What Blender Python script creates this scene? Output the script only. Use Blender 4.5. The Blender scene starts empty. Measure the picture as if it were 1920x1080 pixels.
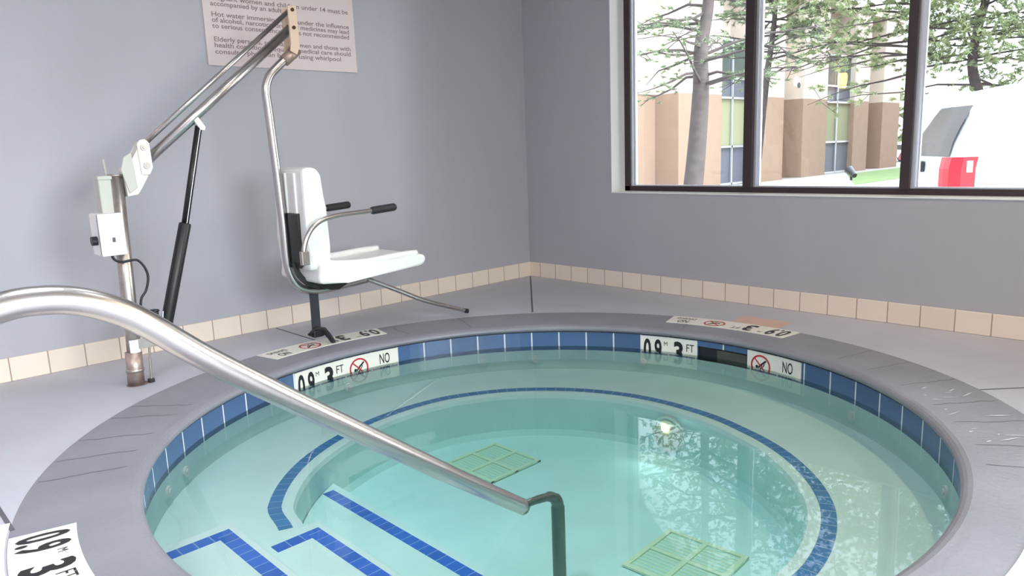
import bpy, bmesh, math, random
from mathutils import Vector, Matrix
random.seed(7)
PI = math.pi
S = bpy.context.scene
COL = S.collection

# ------------------------------------------------------------------ camera
cam_d = bpy.data.cameras.new('camera'); cam = bpy.data.objects.new('camera', cam_d); COL.objects.link(cam)
cam_d.sensor_width = 36.0; cam_d.lens = 36.0 * 1382.27 / 1920.0; cam_d.clip_start = 0.02; cam_d.clip_end = 400
FW = Vector((0.67993733, 0.71003964, -0.18311091)); RT = Vector((0.71694315, -0.69613894, -0.03718999)); UP = Vector((0.15387575, 0.10599197, 0.9823889))
M = Matrix.Identity(4)
for i in range(3):
    M[i][0] = RT[i]; M[i][1] = UP[i]; M[i][2] = -FW[i]
M[0][3], M[1][3], M[2][3] = -4.18433, -4.14921, 1.0
cam.matrix_world = M
S.camera = cam

# ------------------------------------------------------------------ colour management, cycles quality
S.view_settings.view_transform = 'Standard'; S.view_settings.look = 'None'
S.view_settings.exposure = 0.30; S.view_settings.gamma = 1.0; S.view_settings.use_curve_mapping = False
cy = S.cycles
cy.max_bounces = 10; cy.diffuse_bounces = 5; cy.glossy_bounces = 5; cy.transparent_max_bounces = 24; cy.transmission_bounces = 4
cy.volume_bounces = 0; cy.caustics_reflective = False; cy.caustics_refractive = False
cy.sample_clamp_indirect = 6.0; cy.use_denoising = True

# ------------------------------------------------------------------ world: bright overcast summer sky
W = bpy.data.worlds.new('sky'); S.world = W; W.use_nodes = True
wn, wl = W.node_tree.nodes, W.node_tree.links; wn.clear()
wo = wn.new('ShaderNodeOutputWorld'); wb = wn.new('ShaderNodeBackground')
wt = wn.new('ShaderNodeTexCoord'); ws = wn.new('ShaderNodeSeparateXYZ'); wr = wn.new('ShaderNodeValToRGB')
wl.new(wt.outputs['Generated'], ws.inputs[0]); wl.new(ws.outputs['Z'], wr.inputs[0])
cr = wr.color_ramp
cr.elements[0].position = 0.0; cr.elements[0].color = (0.55, 0.58, 0.60, 1)
cr.elements[1].position = 1.0; cr.elements[1].color = (0.60, 0.76, 1.0, 1)
e = cr.elements.new(0.25); e.color = (0.84, 0.92, 1.0, 1)
wl.new(wr.outputs[0], wb.inputs[0]); wb.inputs[1].default_value = 4.6
# broad veiled-sun glow in the cloud, high on the right hand side
gd = Vector((1.2, -2.5, 1.85)).normalized()
wd = wn.new('ShaderNodeVectorMath'); wd.operation = 'DOT_PRODUCT'; wd.inputs[1].default_value = gd; wl.new(wt.outputs['Generated'], wd.inputs[0])
wm = wn.new('ShaderNodeMath'); wm.operation = 'MAXIMUM'; wm.inputs[1].default_value = 0; wl.new(wd.outputs['Value'], wm.inputs[0])
wp = wn.new('ShaderNodeMath'); wp.operation = 'POWER'; wp.inputs[1].default_value = 4.5; wl.new(wm.outputs[0], wp.inputs[0])
wg = wn.new('ShaderNodeMath'); wg.operation = 'MULTIPLY'; wg.inputs[1].default_value = 24; wl.new(wp.outputs[0], wg.inputs[0])
wb2 = wn.new('ShaderNodeBackground'); wb2.inputs[0].default_value = (.90, .94, 1.0, 1); wl.new(wg.outputs[0], wb2.inputs[1])
wa = wn.new('ShaderNodeAddShader'); wl.new(wb.outputs[0], wa.inputs[0]); wl.new(wb2.outputs[0], wa.inputs[1])
wl.new(wa.outputs[0], wo.inputs[0])

def light(name, kind, loc, rot, energy, color=(1, 1, 1), sx=1, sy=1, portal=False, spot=None):
    d = bpy.data.lights.new(name, kind); o = bpy.data.objects.new(name, d); COL.objects.link(o)
    o.location = loc; o.rotation_euler = rot; d.color = color
    if kind == 'AREA':
        d.shape = 'RECTANGLE'; d.size = sx; d.size_y = sy
        if portal: d.cycles.is_portal = True
    d.energy = energy
    return o
# daylight portals in the picture window and the added rear opening (they add no light of their own)
light('window_portal', 'AREA', (0.10, -3.77, 1.60), (0, PI/2, 0), 1, sx=1.84, sy=5.86, portal=True)

light('window_portal_rear', 'AREA', (-3.85, -7.1, 1.55), (PI/2, 0, 0), 1, sx=4.7, sy=2.0, portal=True)

# ------------------------------------------------------------------ materials
def srgb(r, g, b):
    f = lambda c: (c/255/12.92) if c <= 10 else ((c/255+.055)/1.055)**2.4
    return (f(r), f(g), f(b), 1)
def mat(name, col, rough=.5, metal=0.0, spec=.5, noise=0.0, scale=8.0, bump=0.0, bscale=60.0, emis=None, estr=0.0, stretch=None, coat=0.0, detail=4):
    m = bpy.data.materials.new(name); m.use_nodes = True
    n, l = m.node_tree.nodes, m.node_tree.links; p = n['Principled BSDF']
    p.inputs['Base Color'].default_value = col; p.inputs['Roughness'].default_value = rough
    p.inputs['Metallic'].default_value = metal; p.inputs['Specular IOR Level'].default_value = spec
    p.inputs['Coat Weight'].default_value = coat
    if emis: p.inputs['Emission Color'].default_value = emis; p.inputs['Emission Strength'].default_value = estr
    if noise or bump:
        tc = n.new('ShaderNodeTexCoord'); mp = n.new('ShaderNodeMapping'); l.new(tc.outputs['Object'], mp.inputs[0])
        if stretch: mp.inputs['Scale'].default_value = stretch
    if noise:
        nz = n.new('ShaderNodeTexNoise'); nz.inputs['Scale'].default_value = scale; nz.inputs['Detail'].default_value = detail
        l.new(mp.outputs[0], nz.inputs[0])
        mx = n.new('ShaderNodeMix'); mx.data_type = 'RGBA'
        mr = n.new('ShaderNodeMapRange'); mr.inputs[1].default_value = .3; mr.inputs[2].default_value = .7
        l.new(nz.outputs[0], mr.inputs[0]); l.new(mr.outputs[0], mx.inputs[0])
        mx.inputs[6].default_value = tuple(c*(1-noise) for c in col[:3]) + (1,)
        mx.inputs[7].default_value = tuple(min(1, c*(1+noise)) for c in col[:3]) + (1,)
        l.new(mx.outputs[2], p.inputs['Base Color'])
    if bump:
        nb = n.new('ShaderNodeTexNoise'); nb.inputs['Scale'].default_value = bscale; nb.inputs['Detail'].default_value = 3
        l.new(mp.outputs[0], nb.inputs[0])
        b = n.new('ShaderNodeBump'); b.inputs['Strength'].default_value = bump; b.inputs['Distance'].default_value = .004
        l.new(nb.outputs[0], b.inputs['Height']); l.new(b.outputs[0], p.inputs['Normal'])
    return m

def tile_mat(name, col, grout, width, phase, axis, gw=.004, vary=.06, rough=.25, height=None, polar=False, R=1.0, hgrout=None):
    """tiles counted along an axis (0 x, 1 y) of the object's own space, or round the z axis when polar"""
    m = bpy.data.materials.new(name); m.use_nodes = True
    n, l = m.node_tree.nodes, m.node_tree.links; p = n['Principled BSDF']; p.inputs['Roughness'].default_value = rough
    tc = n.new('ShaderNodeTexCoord'); sp = n.new('ShaderNodeSeparateXYZ'); l.new(tc.outputs['Object'], sp.inputs[0])
    def mth(op, a, b=None, c=None):
        q = n.new('ShaderNodeMath'); q.operation = op
        for i, v in enumerate((a, b, c)):
            if v is None: continue
            if isinstance(v, (int, float)): q.inputs[i].default_value = v
            else: l.new(v, q.inputs[i])
        return q.outputs[0]
    if polar:
        u = mth('ARCTAN2', sp.outputs[1], sp.outputs[0]); u = mth('MULTIPLY', u, R)
    else: u = sp.outputs[axis]
    q = mth('DIVIDE', mth('SUBTRACT', u, phase), width)
    fr = mth('FRACT', mth('ADD', q, 1000.0)); idx = mth('FLOOR', mth('ADD', q, 1000.0))
    g = mth('LESS_THAN', mth('MINIMUM', fr, mth('SUBTRACT', 1.0, fr)), gw/width/2)
    wnz = n.new('ShaderNodeTexWhiteNoise'); wnz.noise_dimensions = '1D'; l.new(idx, wnz.inputs['W'])
    nz = n.new('ShaderNodeTexNoise'); nz.inputs['Scale'].default_value = 25; l.new(tc.outputs['Object'], nz.inputs[0])
    k = mth('ADD', mth('MULTIPLY', wnz.outputs[0], 2*vary), mth('MULTIPLY', nz.outputs[0], vary))
    k = mth('ADD', k, 1-1.5*vary)
    vm = n.new('ShaderNodeVectorMath'); vm.operation = 'SCALE'; vm.inputs[0].default_value = col[:3]; l.new(k, vm.inputs['Scale'])
    mx = n.new('ShaderNodeMix'); mx.data_type = 'RGBA'; l.new(g, mx.inputs[0]); l.new(vm.outputs[0], mx.inputs[6]); mx.inputs[7].default_value = grout
    l.new(mx.outputs[2], p.inputs['Base Color'])
    rr = mth('ADD', mth('MULTIPLY', g, .5), rough); l.new(rr, p.inputs['Roughness'])
    return m

M_wall = mat('blue_grey_wall_covering', srgb(177, 175, 182), .5, bump=.25, bscale=220, noise=.03, scale=3, stretch=(1, 1, .25))
M_ceil = mat('ceiling_paint', srgb(205, 200, 192), .8)
M_white = mat('white_paint', srgb(240, 240, 238), .5)
M_dark = mat('dark_bronze_frame', srgb(62, 50, 54), .45, metal=.2)
M_alu = mat('brushed_aluminium', srgb(215, 218, 225), .35, metal=.75)
M_deck = mat('pale_grey_deck', srgb(186, 186, 196), .48, noise=.07, scale=2.2, bump=.15, bscale=120, detail=6)
M_cope = mat('dark_grey_coping', srgb(134, 133, 142), .4, noise=.10, scale=3.5, bump=.25, bscale=70, detail=6)
M_joint = mat('dark_joint_filler', srgb(95, 95, 102), .7)
M_blk = mat('black_plastic', (.012, .012, .014, 1), .4)
M_rubber = mat('black_rubber_grip', (.02, .021, .024, 1), .65)
M_steel = mat('polished_stainless_steel', srgb(200, 194, 192), .27, metal=1.0, bump=.03, bscale=300)
M_steel2 = mat('weathered_stainless_steel', srgb(186, 176, 170), .33, metal=.9, noise=.12, scale=30)
M_cream = mat('cream_enamel', srgb(226, 222, 212), .4, noise=.05, scale=20)
M_plastic = mat('white_moulded_plastic', srgb(244, 243, 240), .35)
M_tip = mat('pale_peach_enamel', srgb(224, 196, 172), .4)
M_greybox = mat('pale_grey_plastic', srgb(196, 196, 186), .45)
M_bluetile = tile_mat('glazed_blue_tile', srgb(74, 99, 140), srgb(214, 220, 226), math.radians(6.37)*1.422, math.radians(20.5)*1.422, 0, gw=.008, vary=.10, rough=.16, polar=True, R=1.422)
M_ringtile = tile_mat('small_blue_mosaic', srgb(66, 124, 188), srgb(140, 176, 208), .0512, 0, 0, gw=.003, vary=.10, rough=.2, polar=True, R=1.03)
M_steptile = tile_mat('step_edge_blue_mosaic', srgb(50, 104, 208), srgb(140, 172, 214), .0512, 0, 1, gw=.003, vary=.10, rough=.2)
M_steptile_x = tile_mat('step_end_blue_mosaic', srgb(50, 104, 208), srgb(140, 172, 214), .0512, .01, 0, gw=.003, vary=.10, rough=.2)
M_plaster = mat('pale_pool_plaster', srgb(220, 240, 238), .7, noise=.04, scale=4, detail=5)
M_sign = mat('white_ceramic_sign', srgb(236, 232, 222), .3, noise=.02, scale=10)
M_ink = mat('black_ink', (.012, .010, .012, 1), .4)
M_red = mat('red_ink', srgb(190, 40, 52), .4)
M_poster = mat('pinkish_white_board', srgb(222, 206, 204), .4)
M_ink2 = mat('brown_grey_print', srgb(140, 118, 120), .6)
M_bulb = mat('warm_lit_lens', (1, .75, .4, 1), .5, emis=(1, .72, .38, 1), estr=14)
M_patch = mat('pink_beige_tile', srgb(214, 178, 162), .4, noise=.05, scale=8)

def base_tiles(name, axis, phase): return tile_mat(name, srgb(236, 220, 204), srgb(176, 152, 138), .1633, phase, axis, gw=.006, vary=.035, rough=.3)
M_baseL = base_tiles('cream_base_tile_left', 0, -3.404); M_baseR = base_tiles('cream_base_tile_right', 1, -3.063)

def mix_fresnel(name, ior, tint, gl_rough=0.0, ripple=0.0, volume=None):
    m = bpy.data.materials.new(name); m.use_nodes = True
    n, l = m.node_tree.nodes, m.node_tree.links; n.clear()
    out = n.new('ShaderNodeOutputMaterial'); tr = n.new('ShaderNodeBsdfTransparent'); tr.inputs[0].default_value = tint
    gl = n.new('ShaderNodeBsdfGlossy'); gl.inputs['Roughness'].default_value = gl_rough
    fr = n.new('ShaderNodeFresnel'); fr.inputs[0].default_value = ior; mx = n.new('ShaderNodeMixShader')
    l.new(fr.outputs[0], mx.inputs[0]); l.new(tr.outputs[0], mx.inputs[1]); l.new(gl.outputs[0], mx.inputs[2]); l.new(mx.outputs[0], out.inputs[0])
    if ripple:
        tc = n.new('ShaderNodeTexCoord'); nz = n.new('ShaderNodeTexNoise'); nz.inputs['Scale'].default_value = 3.0; nz.inputs['Detail'].default_value = 2
        l.new(tc.outputs['Object'], nz.inputs[0]); b = n.new('ShaderNodeBump'); b.inputs['Strength'].default_value = ripple; b.inputs['Distance'].default_value = .02
        l.new(nz.outputs[0], b.inputs['Height']); l.new(b.outputs[0], gl.inputs['Normal']); l.new(b.outputs[0], fr.inputs['Normal'])
    if volume:
        va = n.new('ShaderNodeVolumeAbsorption'); va.inputs[0].default_value = volume[0]; va.inputs[1].default_value = volume[1]
        l.new(va.outputs[0], out.inputs['Volume'])
    return m
M_glass = mix_fresnel('window_glass', 1.45, (.96, .98, .97, 1))
M_water = mix_fresnel('pool_water', 1.33, (.97, .99, .985, 1), 0.0, .04, ((.22, .95, .965, 1), .52))

# ------------------------------------------------------------------ mesh helpers
def obj(name, bm, m=None, parent=None, smooth=False, loc=None):
    me = bpy.data.meshes.new(name)
    bmesh.ops.recalc_face_normals(bm, faces=bm.faces)
    bm.to_mesh(me); bm.free()
    o = bpy.data.objects.new(name, me); COL.objects.link(o)
    if m is not None:
        for q in (m if isinstance(m, (list, tuple)) else [m]): me.materials.append(q)
    if smooth:
        for p in me.polygons: p.use_smooth = True
    if parent: o.parent = parent
    if loc: o.location = loc
    return o
def thing(name, label, cat, loc=(0, 0, 0), group=None, rz=0):
    o = bpy.data.objects.new(name, None); COL.objects.link(o); o.empty_display_size = .1
    o.location = loc; o.rotation_euler = (0, 0, rz); o['label'] = label; o['category'] = cat
    if group: o['group'] = group
    return o
def tag(o, label, cat, group=None):
    o['label'] = label; o['category'] = cat
    if group: o['group'] = group
    return o
def struct(o): o['kind'] = 'structure'; return o
def box(bm, a, b, bev=0.0, seg=2):
    """axis aligned box between two corners"""
    r = bmesh.ops.create_cube(bm, size=1)
    vs = r['verts']
    for v in vs:
        v.co = Vector([(a[i]+b[i])/2 + v.co[i]*abs(b[i]-a[i]) for i in range(3)])
    if bev:
        es = list({e for v in vs for e in v.link_edges})
        bmesh.ops.bevel(bm, geom=es, offset=bev, segments=seg, profile=.5, affect='EDGES')
    return bm
def B(a, b, bev=0.0, seg=2): return box(bmesh.new(), a, b, bev, seg)
def smooth_path(pts, n=8):
    """Catmull-Rom through the points"""
    P = [Vector(p) for p in pts]
    if n <= 1 or len(P) < 3: return P
    out = []
    for i in range(len(P)-1):
        p0 = P[max(i-1, 0)]; p1 = P[i]; p2 = P[i+1]; p3 = P[min(i+2, len(P)-1)]
        for k in range(n):
            t = k/n
            out.append(.5*((2*p1)+(-p0+p2)*t+(2*p0-5*p1+4*p2-p3)*t*t+(-p0+3*p1-3*p2+p3)*t**3))
    out.append(P[-1]); return out
def tube(bm, pts, r, seg=14, n=1, caps=True, sx=1.0, up=None):
    """round tube along a path; r may be a list; sx flattens"""
    P = smooth_path(pts, n); N = len(P)
    rs = r if isinstance(r, (list, tuple)) else [r]*N
    if len(rs) != N: rs = [rs[min(len(rs)-1, int(i*(len(rs)-1)/(N-1)+.5))] for i in range(N)]
    t0 = (P[1]-P[0]).normalized(); u = Vector(up) if up else (Vector((0, 0, 1)) if abs(t0.z) < .9 else Vector((0, 1, 0)))
    u = (u - t0*u.dot(t0)).normalized(); rings = []
    for i in range(N):
        t = (P[min(i+1, N-1)]-P[max(i-1, 0)]).normalized()
        u = (u - t*u.dot(t)).normalized(); w = t.cross(u)
        rings.append([bm.verts.new(P[i]+(u*math.cos(a)*sx+w*math.sin(a))*rs[i]) for a in [2*PI*k/seg for k in range(seg)]])
    for i in range(N-1):
        for k in range(seg):
            bm.faces.new((rings[i][k], rings[i][(k+1) % seg], rings[i+1][(k+1) % seg], rings[i+1][k]))
    if caps: bm.faces.new(rings[0][::-1]); bm.faces.new(rings[-1])
    return bm
def T(pts, r, **k): return tube(bmesh.new(), pts, r, **k)
def lathe(bm, prof, a0=0, a1=2*PI, n=128, c=(0, 0, 0), closed_prof=False):
    full = abs(a1-a0-2*PI) < 1e-6; rings = []
    for i in range(n if full else n+1):
        a = a0+(a1-a0)*i/n
        rings.append([bm.verts.new((c[0]+r*math.cos(a), c[1]+r*math.sin(a), c[2]+z)) for r, z in prof])
    m = len(rings); L = len(prof)
    for i in range(m if full else m-1):
        A, Bq = rings[i], rings[(i+1) % m]
        for k in range(L if closed_prof else L-1):
            k2 = (k+1) % L
            bm.faces.new((A[k], A[k2], Bq[k2], Bq[k]))
    if closed_prof and not full:
        bm.faces.new(rings[0]); bm.faces.new(rings[-1][::-1])
    return bm
def prism(bm, poly, ax, lo, hi, bev=0):
    """polygon in the plane normal to axis ax, extruded between lo and hi"""
    def mk(p, d):
        return {0: (d, p[0], p[1]), 1: (p[0], d, p[1]), 2: (p[0], p[1], d)}[ax]
    A = [bm.verts.new(mk(p, lo)) for p in poly]; Bv = [bm.verts.new(mk(p, hi)) for p in poly]
    fs = [bm.faces.new(A[::-1]), bm.faces.new(Bv)]
    n = len(poly)
    for i in range(n): bm.faces.new((A[i], A[(i+1) % n], Bv[(i+1) % n], Bv[i]))
    if bev: bmesh.ops.bevel(bm, geom=list({e for v in A+Bv for e in v.link_edges}), offset=bev, segments=2, profile=.5, affect='EDGES')
    return bm
def disc(bm, c, nrm, r, th, seg=24):
    c = Vector(c); nrm = Vector(nrm).normalized()
    return tube(bm, [c-nrm*th/2, c+nrm*th/2], r, seg=seg)

# ------------------------------------------------------------------ pool centre and levels
CX, CY = -2.217, -2.2353
RO, RT_, ZW = 1.74, 1.422, -0.127

# ------------------------------------------------------------------ room shell
X0, Y0, ZC = -6.5, -7.0, 2.75
def floor_bm():
    bm = bmesh.new(); N = 144; ring = []; out = []
    for i in range(N):
        a = 2*PI*i/N; c, s = math.cos(a), math.sin(a)
        ring.append(bm.verts.new((CX+(RO-.002)*c, CY+(RO-.002)*s, 0)))
        ts = []
        if c > 1e-9: ts.append((0-CX)/c)
        if c < -1e-9: ts.append((X0-CX)/c)
        if s > 1e-9: ts.append((0-CY)/s)
        if s < -1e-9: ts.append((Y0-CY)/s)
        t = min(x for x in ts if x > 0); out.append((CX+t*c, CY+t*s))
    ov = [bm.verts.new((x, y, 0)) for x, y in out]
    corners = [(0, 0), (X0, 0), (X0, Y0), (0, Y0)]
    for i in range(N):
        j = (i+1) % N
        bm.faces.new((ring[i], ov[i], ov[j], ring[j]))
        p, q = out[i], out[j]
        if abs(p[0]-q[0]) > 1e-6 and abs(p[1]-q[1]) > 1e-6:
            k = min(corners, key=lambda k: (k[0]-p[0])**2+(k[1]-p[1])**2)
            cv = bm.verts.new((k[0], k[1], 0)); bm.faces.new((ov[i], cv, ov[j]))
    # thickness
    r = bmesh.ops.extrude_face_region(bm, geom=bm.faces[:])
    for v in [g for g in r['geom'] if isinstance(g, bmesh.types.BMVert)]: v.co.z = -.12
    return bm
floor = struct(obj('floor', floor_bm(), M_deck))
def joint(a, b, w=.008):
    a = Vector((a[0], a[1], 0)); b = Vector((b[0], b[1], 0)); d = (b-a).normalized(); n = Vector((-d.y, d.x, 0))*w/2
    bm = bmesh.new(); vs = [bm.verts.new(p+Vector((0, 0, .0012))) for p in (a-n, b-n, b+n, a+n)]; bm.faces.new(vs)
    obj('expansion_joint', bm, M_joint, floor)
joint((-.03, -.03), (-.975, -.975), .011); joint((CX, -.02), (CX, CY+1.745)); joint((-.93, -3.41), (-.02, -4.25)); joint((-3.886, -1.30), (-3.886, -1.77), .012)
joint((-3.886, -.02), (-3.886, -1.30), .006)

struct(obj('ceiling', B((X0-.1, Y0-.1, ZC), (.25, .1, ZC+.1)), M_ceil))
struct(obj('wall_left', B((X0-.1, 0, -.12), (0, .15, ZC)), M_wall))
struct(obj('wall_far_left', B((X0-.1, Y0, -.12), (X0, 0, ZC)), M_wall))
# wall with the picture window
OY0, OY1, OZ0, OZ1, RD = -6.70, -.843, .682, 2.52, .25
bm = bmesh.new()
box(bm, (0, OY1, -.12), (RD, .15, ZC)); box(bm, (0, Y0, -.12), (RD, OY0, ZC))
box(bm, (0, OY0, -.12), (RD, OY1, OZ0)); box(bm, (0, OY0, OZ1), (RD, OY1, ZC))
struct(obj('wall_right', bm, M_wall))
# rear wall behind the camera
WX0, WX1 = -6.2, -1.5
bm = bmesh.new()
box(bm, (X0-.1, Y0-.15, -.12), (WX0, Y0, ZC)); box(bm, (WX1, Y0-.15, -.12), (RD, Y0, ZC))
box(bm, (WX0, Y0-.15, -.12), (WX1, Y0, .55)); box(bm, (WX0, Y0-.15, 2.55), (WX1, Y0, ZC))
struct(obj('wall_rear', bm, M_wall))
w2 = struct(obj('added_rear_window', B((WX0, Y0-.10, .55), (WX1, Y0-.09, 2.55)), M_glass))  # unseen window added to bring daylight onto the left wall
bm = bmesh.new()
for x in (WX0, -4.65, -3.10, WX1-.05): box(bm, (x, Y0-.12, .55), (x+.05, Y0-.06, 2.55))
box(bm, (WX0, Y0-.12, .55), (WX1, Y0-.06, .60)); box(bm, (WX0, Y0-.12, 2.50), (WX1, Y0-.06, 2.55))
obj('window_frame', bm, M_dark, w2)

# reveal lining (white painted)
bm = bmesh.new()
box(bm, (-.003, OY1-.004, OZ0), (.15, OY1, OZ1)); box(bm, (-.003, OY0, OZ0), (.15, OY0+.004, OZ1))
box(bm, (-.006, OY0, OZ0-.004), (.15, OY1, OZ0+.002)); box(bm, (-.003, OY0, OZ1-.004), (.15, OY1, OZ1))
struct(obj('trim_1', bm, M_white))
# window_1: dark frame, mullions, aluminium sashes, panes
FX = .15
win = struct(obj('window_1', bmesh.new(), M_dark)); win.name = 'window_1'
def fbox(y0, z0, y1, z1, x0=FX-.005, x1=FX+.05): return B((x0, y0, z0), (x1, y1, z1), .002, 1)
obj('window_frame', box(box(box(box(bmesh.new(), (FX, OY0, OZ0), (FX+.06, OY1, OZ0+.036)), (FX, OY0, OZ1-.05), (FX+.06, OY1, OZ1)), (FX, OY1-.048, OZ0), (FX+.06, OY1, OZ1)), (FX, OY0, OZ0), (FX+.06, OY0+.05, OZ1)), M_dark, win)
mull = [(-1.839, -1.779), (-2.757, -2.708), (-3.70, -3.65), (-4.65, -4.60), (-5.65, -5.60)]
for a, b in mull: obj('mullion', B((FX-.012, a, OZ0+.03), (FX+.06, b, OZ1-.03), .002, 1), M_dark, win)
edges = [OY1-.048] + [v for ab in mull for v in (ab[1], ab[0])] + [OY0+.05]
for k in range(0, len(edges), 2):
    yR, yL = edges[k], edges[k+1]          # yR is the side seen on the left
    bm = bmesh.new()
    box(bm, (FX+.012, yR-.020, OZ0+.036), (FX+.05, yR, OZ1-.05)); box(bm, (FX+.030, yR-.032, OZ0+.036), (FX+.05, yR-.024, OZ1-.05))
    box(bm, (FX+.030, yL, OZ0+.036), (FX+.05, yL+.012, OZ1-.05)); box(bm, (FX+.020, yL, OZ0+.036), (FX+.05, yR, OZ0+.044)); box(bm, (FX+.02, yL, OZ1-.06), (FX+.05, yR, OZ1-.05))
    sa = obj('window_sash', bm, M_alu, win)
    obj('pane', B((FX+.038, yL+.01, OZ0+.044), (FX+.042, yR-.03, OZ1-.06)), M_glass, sa)

# baseboards of cream bullnose tile
HB = .1153
def baseb(name, a, b, m):
    o = struct(obj(name, B(a, b, .004, 2), m)); return o
baseb('baseboard_left', (X0, -.011, 0), (0, .001, HB), M_baseL)
baseb('baseboard_right', (-.011, Y0, 0), (.001, -.011, HB), M_baseR)
baseb('baseboard_rear', (X0, Y0-.001, 0), (-.011, Y0+.011, HB), M_baseL)

# ------------------------------------------------------------------ interior lamps and added fill lights (out of frame)
def downlight(x, y, power, col):
    t = thing('ceiling_light', 'round recessed ceiling light with a warm lens', 'ceiling light', (x, y, ZC), 'recessed ceiling lights')
    obj('trim_ring', lathe(bmesh.new(), [(.08, -.001), (.105, -.001), (.105, -.012), (.08, -.008)], n=32, closed_prof=True), M_white, t)
    bm = bmesh.new(); bmesh.ops.create_circle(bm, cap_ends=True, radius=.08, segments=32)
    for v in bm.verts: v.co.z = -.005
    obj('lens', bm, M_bulb, t)
    light('lamp_light', 'AREA', (x, y, ZC-.02), (0, 0, 0), power, col, .16, .16)
def fill_panel(x, y, power):  # unseen panel added to lift the light in the room
    t = thing('added_fill_panel', 'rectangular fill light panel added to the ceiling behind the viewpoint', 'ceiling light', (x, y, ZC), 'added fill light panels')
    obj('panel_frame', box(box(box(box(bmesh.new(), (-.62, -.32, -.02), (.62, -.30, 0)), (-.62, .30, -.02), (.62, .32, 0)), (-.62, -.30, -.02), (-.60, .30, 0)), (.60, -.30, -.02), (.62, .30, 0)), M_white, t)
    obj('diffuser', B((-.60, -.30, -.012), (.60, .30, -.004)), mat('lit_diffuser', (1, 1, 1, 1), .5, emis=(.94, .97, 1, 1), estr=6), t)
    light('fill_panel_light', 'AREA', (x, y, ZC-.03), (0, 0, 0), power, (.86, .93, 1.0), 1.2, .6)
fill_panel(-5.7, -3.0, 24); fill_panel(-5.4, -5.4, 8)
def pool_fill(x, y, power):  # unseen lamp added to brighten the pool and its bench
    t = thing('added_pool_fill', 'wide fill light added in the ceiling straight above the spa pool', 'ceiling light', (x, y, ZC), 'added fill lights above the spa pool')
    obj('trim_ring', lathe(bmesh.new(), [(.20, -.001), (.235, -.001), (.235, -.014), (.20, -.009)], n=40, closed_prof=True), M_white, t)
    bm = bmesh.new(); bmesh.ops.create_circle(bm, cap_ends=True, radius=.20, segments=40)
    for v in bm.verts: v.co.z = -.006
    obj('lens', bm, mat('cool_lit_lens', (1, 1, 1, 1), .5, emis=(.92, .97, 1, 1), estr=6), t)
    l = light('pool_fill_light', 'AREA', (x, y, ZC-.025), (0, 0, 0), power, (.90, .96, 1.0), .36, .36); l.data.spread = 1.45
pool_fill(-2.2, -2.9, 2.0); pool_fill(-2.4, -1.7, 3.2); pool_fill(-3.5, -2.3, 5.6)
WARM = (1, .76, .50)
downlight(-1.0, -3.9, 16, WARM); downlight(-1.2, -5.6, 14, WARM); downlight(-4.6, -5.4, 14, WARM)
t = thing('wall_sconce', 'warm glass wall lamp on the blue-grey wall beyond the pool lift', 'wall lamp', (-5.35, 0, 1.72))
obj('back_plate', B((-.05, -.015, -.08), (.05, 0, .08), .004), M_alu, t)
obj('glass_shade', lathe(bmesh.new(), [(.035, -.09), (.055, -.03), (.06, .06), (.05, .10)], n=24, c=(0, -.09, 0)), mat('amber_shade', (1, .6, .25, 1), .4, emis=(1, .55, .2, 1), estr=22), t)
obj('arm', T([(0, -.01, -.04), (0, -.06, -.07), (0, -.09, -.09)], .008, n=4), M_alu, t)

# ------------------------------------------------------------------ the spa pool
pool = thing('spa_pool', 'round sunken spa pool with grey bullnose coping, blue waterline tiles and submerged bench', 'spa pool', (CX, CY, 0))
prof = [(RO, 0.0)]+[(1.60, .0), (1.468, 0.0)]
for k in range(1, 11):
    a = PI/2+PI*k/10*1.02; prof.append((1.448+.046*math.cos(a), -.0225+.0225*math.sin(a)))
prof += [(1.424, -.045), (1.46, -.10), (RO, -.10)]
prof = [(r if i else r, z+.0008) for i, (r, z) in enumerate(prof)]
obj('coping', lathe(bmesh.new(), prof, n=192, closed_prof=True), M_cope, pool, smooth=False)
# brushed concrete cracks: thin radial control lines in the coping
for a in (128, 133, 139, 146, 152, -24, -31, -38, -47, -55, -62, -70, 60, 75, 12):
    ar = math.radians(a+random.uniform(-1, 1)); bm = bmesh.new(); pts = []
    for k in range(9):
        r = 1.475+(RO-.01-1.475)*k/8; aa = ar+random.uniform(-.004, .004)+.02*k/8; pts.append((r, aa))
    wd = .0014
    L = [bm.verts.new(((r)*math.cos(aa-wd/r), r*math.sin(aa-wd/r), .0016)) for r, aa in pts]
    Rr = [bm.verts.new(((r)*math.cos(aa+wd/r), r*math.sin(aa+wd/r), .0016)) for r, aa in pts]
    for k in range(8): bm.faces.new((L[k], L[k+1], Rr[k+1], Rr[k]))
    obj('hairline_crack', bm, M_joint, pool)
# waterline tiles, with an opening for the skimmer between 7.3 and -4.2 degrees
SK0, SK1 = math.radians(-4.25), math.radians(7.35)
bm = lathe(bmesh.new(), [(RT_, -.045), (RT_, -.150), (RT_+.03, -.150), (RT_+.03, -.045)], SK1, SK0+2*PI, n=160, closed_prof=True)
lathe(bm, [(RT_, -.045), (RT_, -.074), (RT_+.03, -.074), (RT_+.03, -.045)], SK0, SK1, n=8, closed_prof=True)
obj('waterline_tile', bm, M_bluetile, pool)
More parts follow.
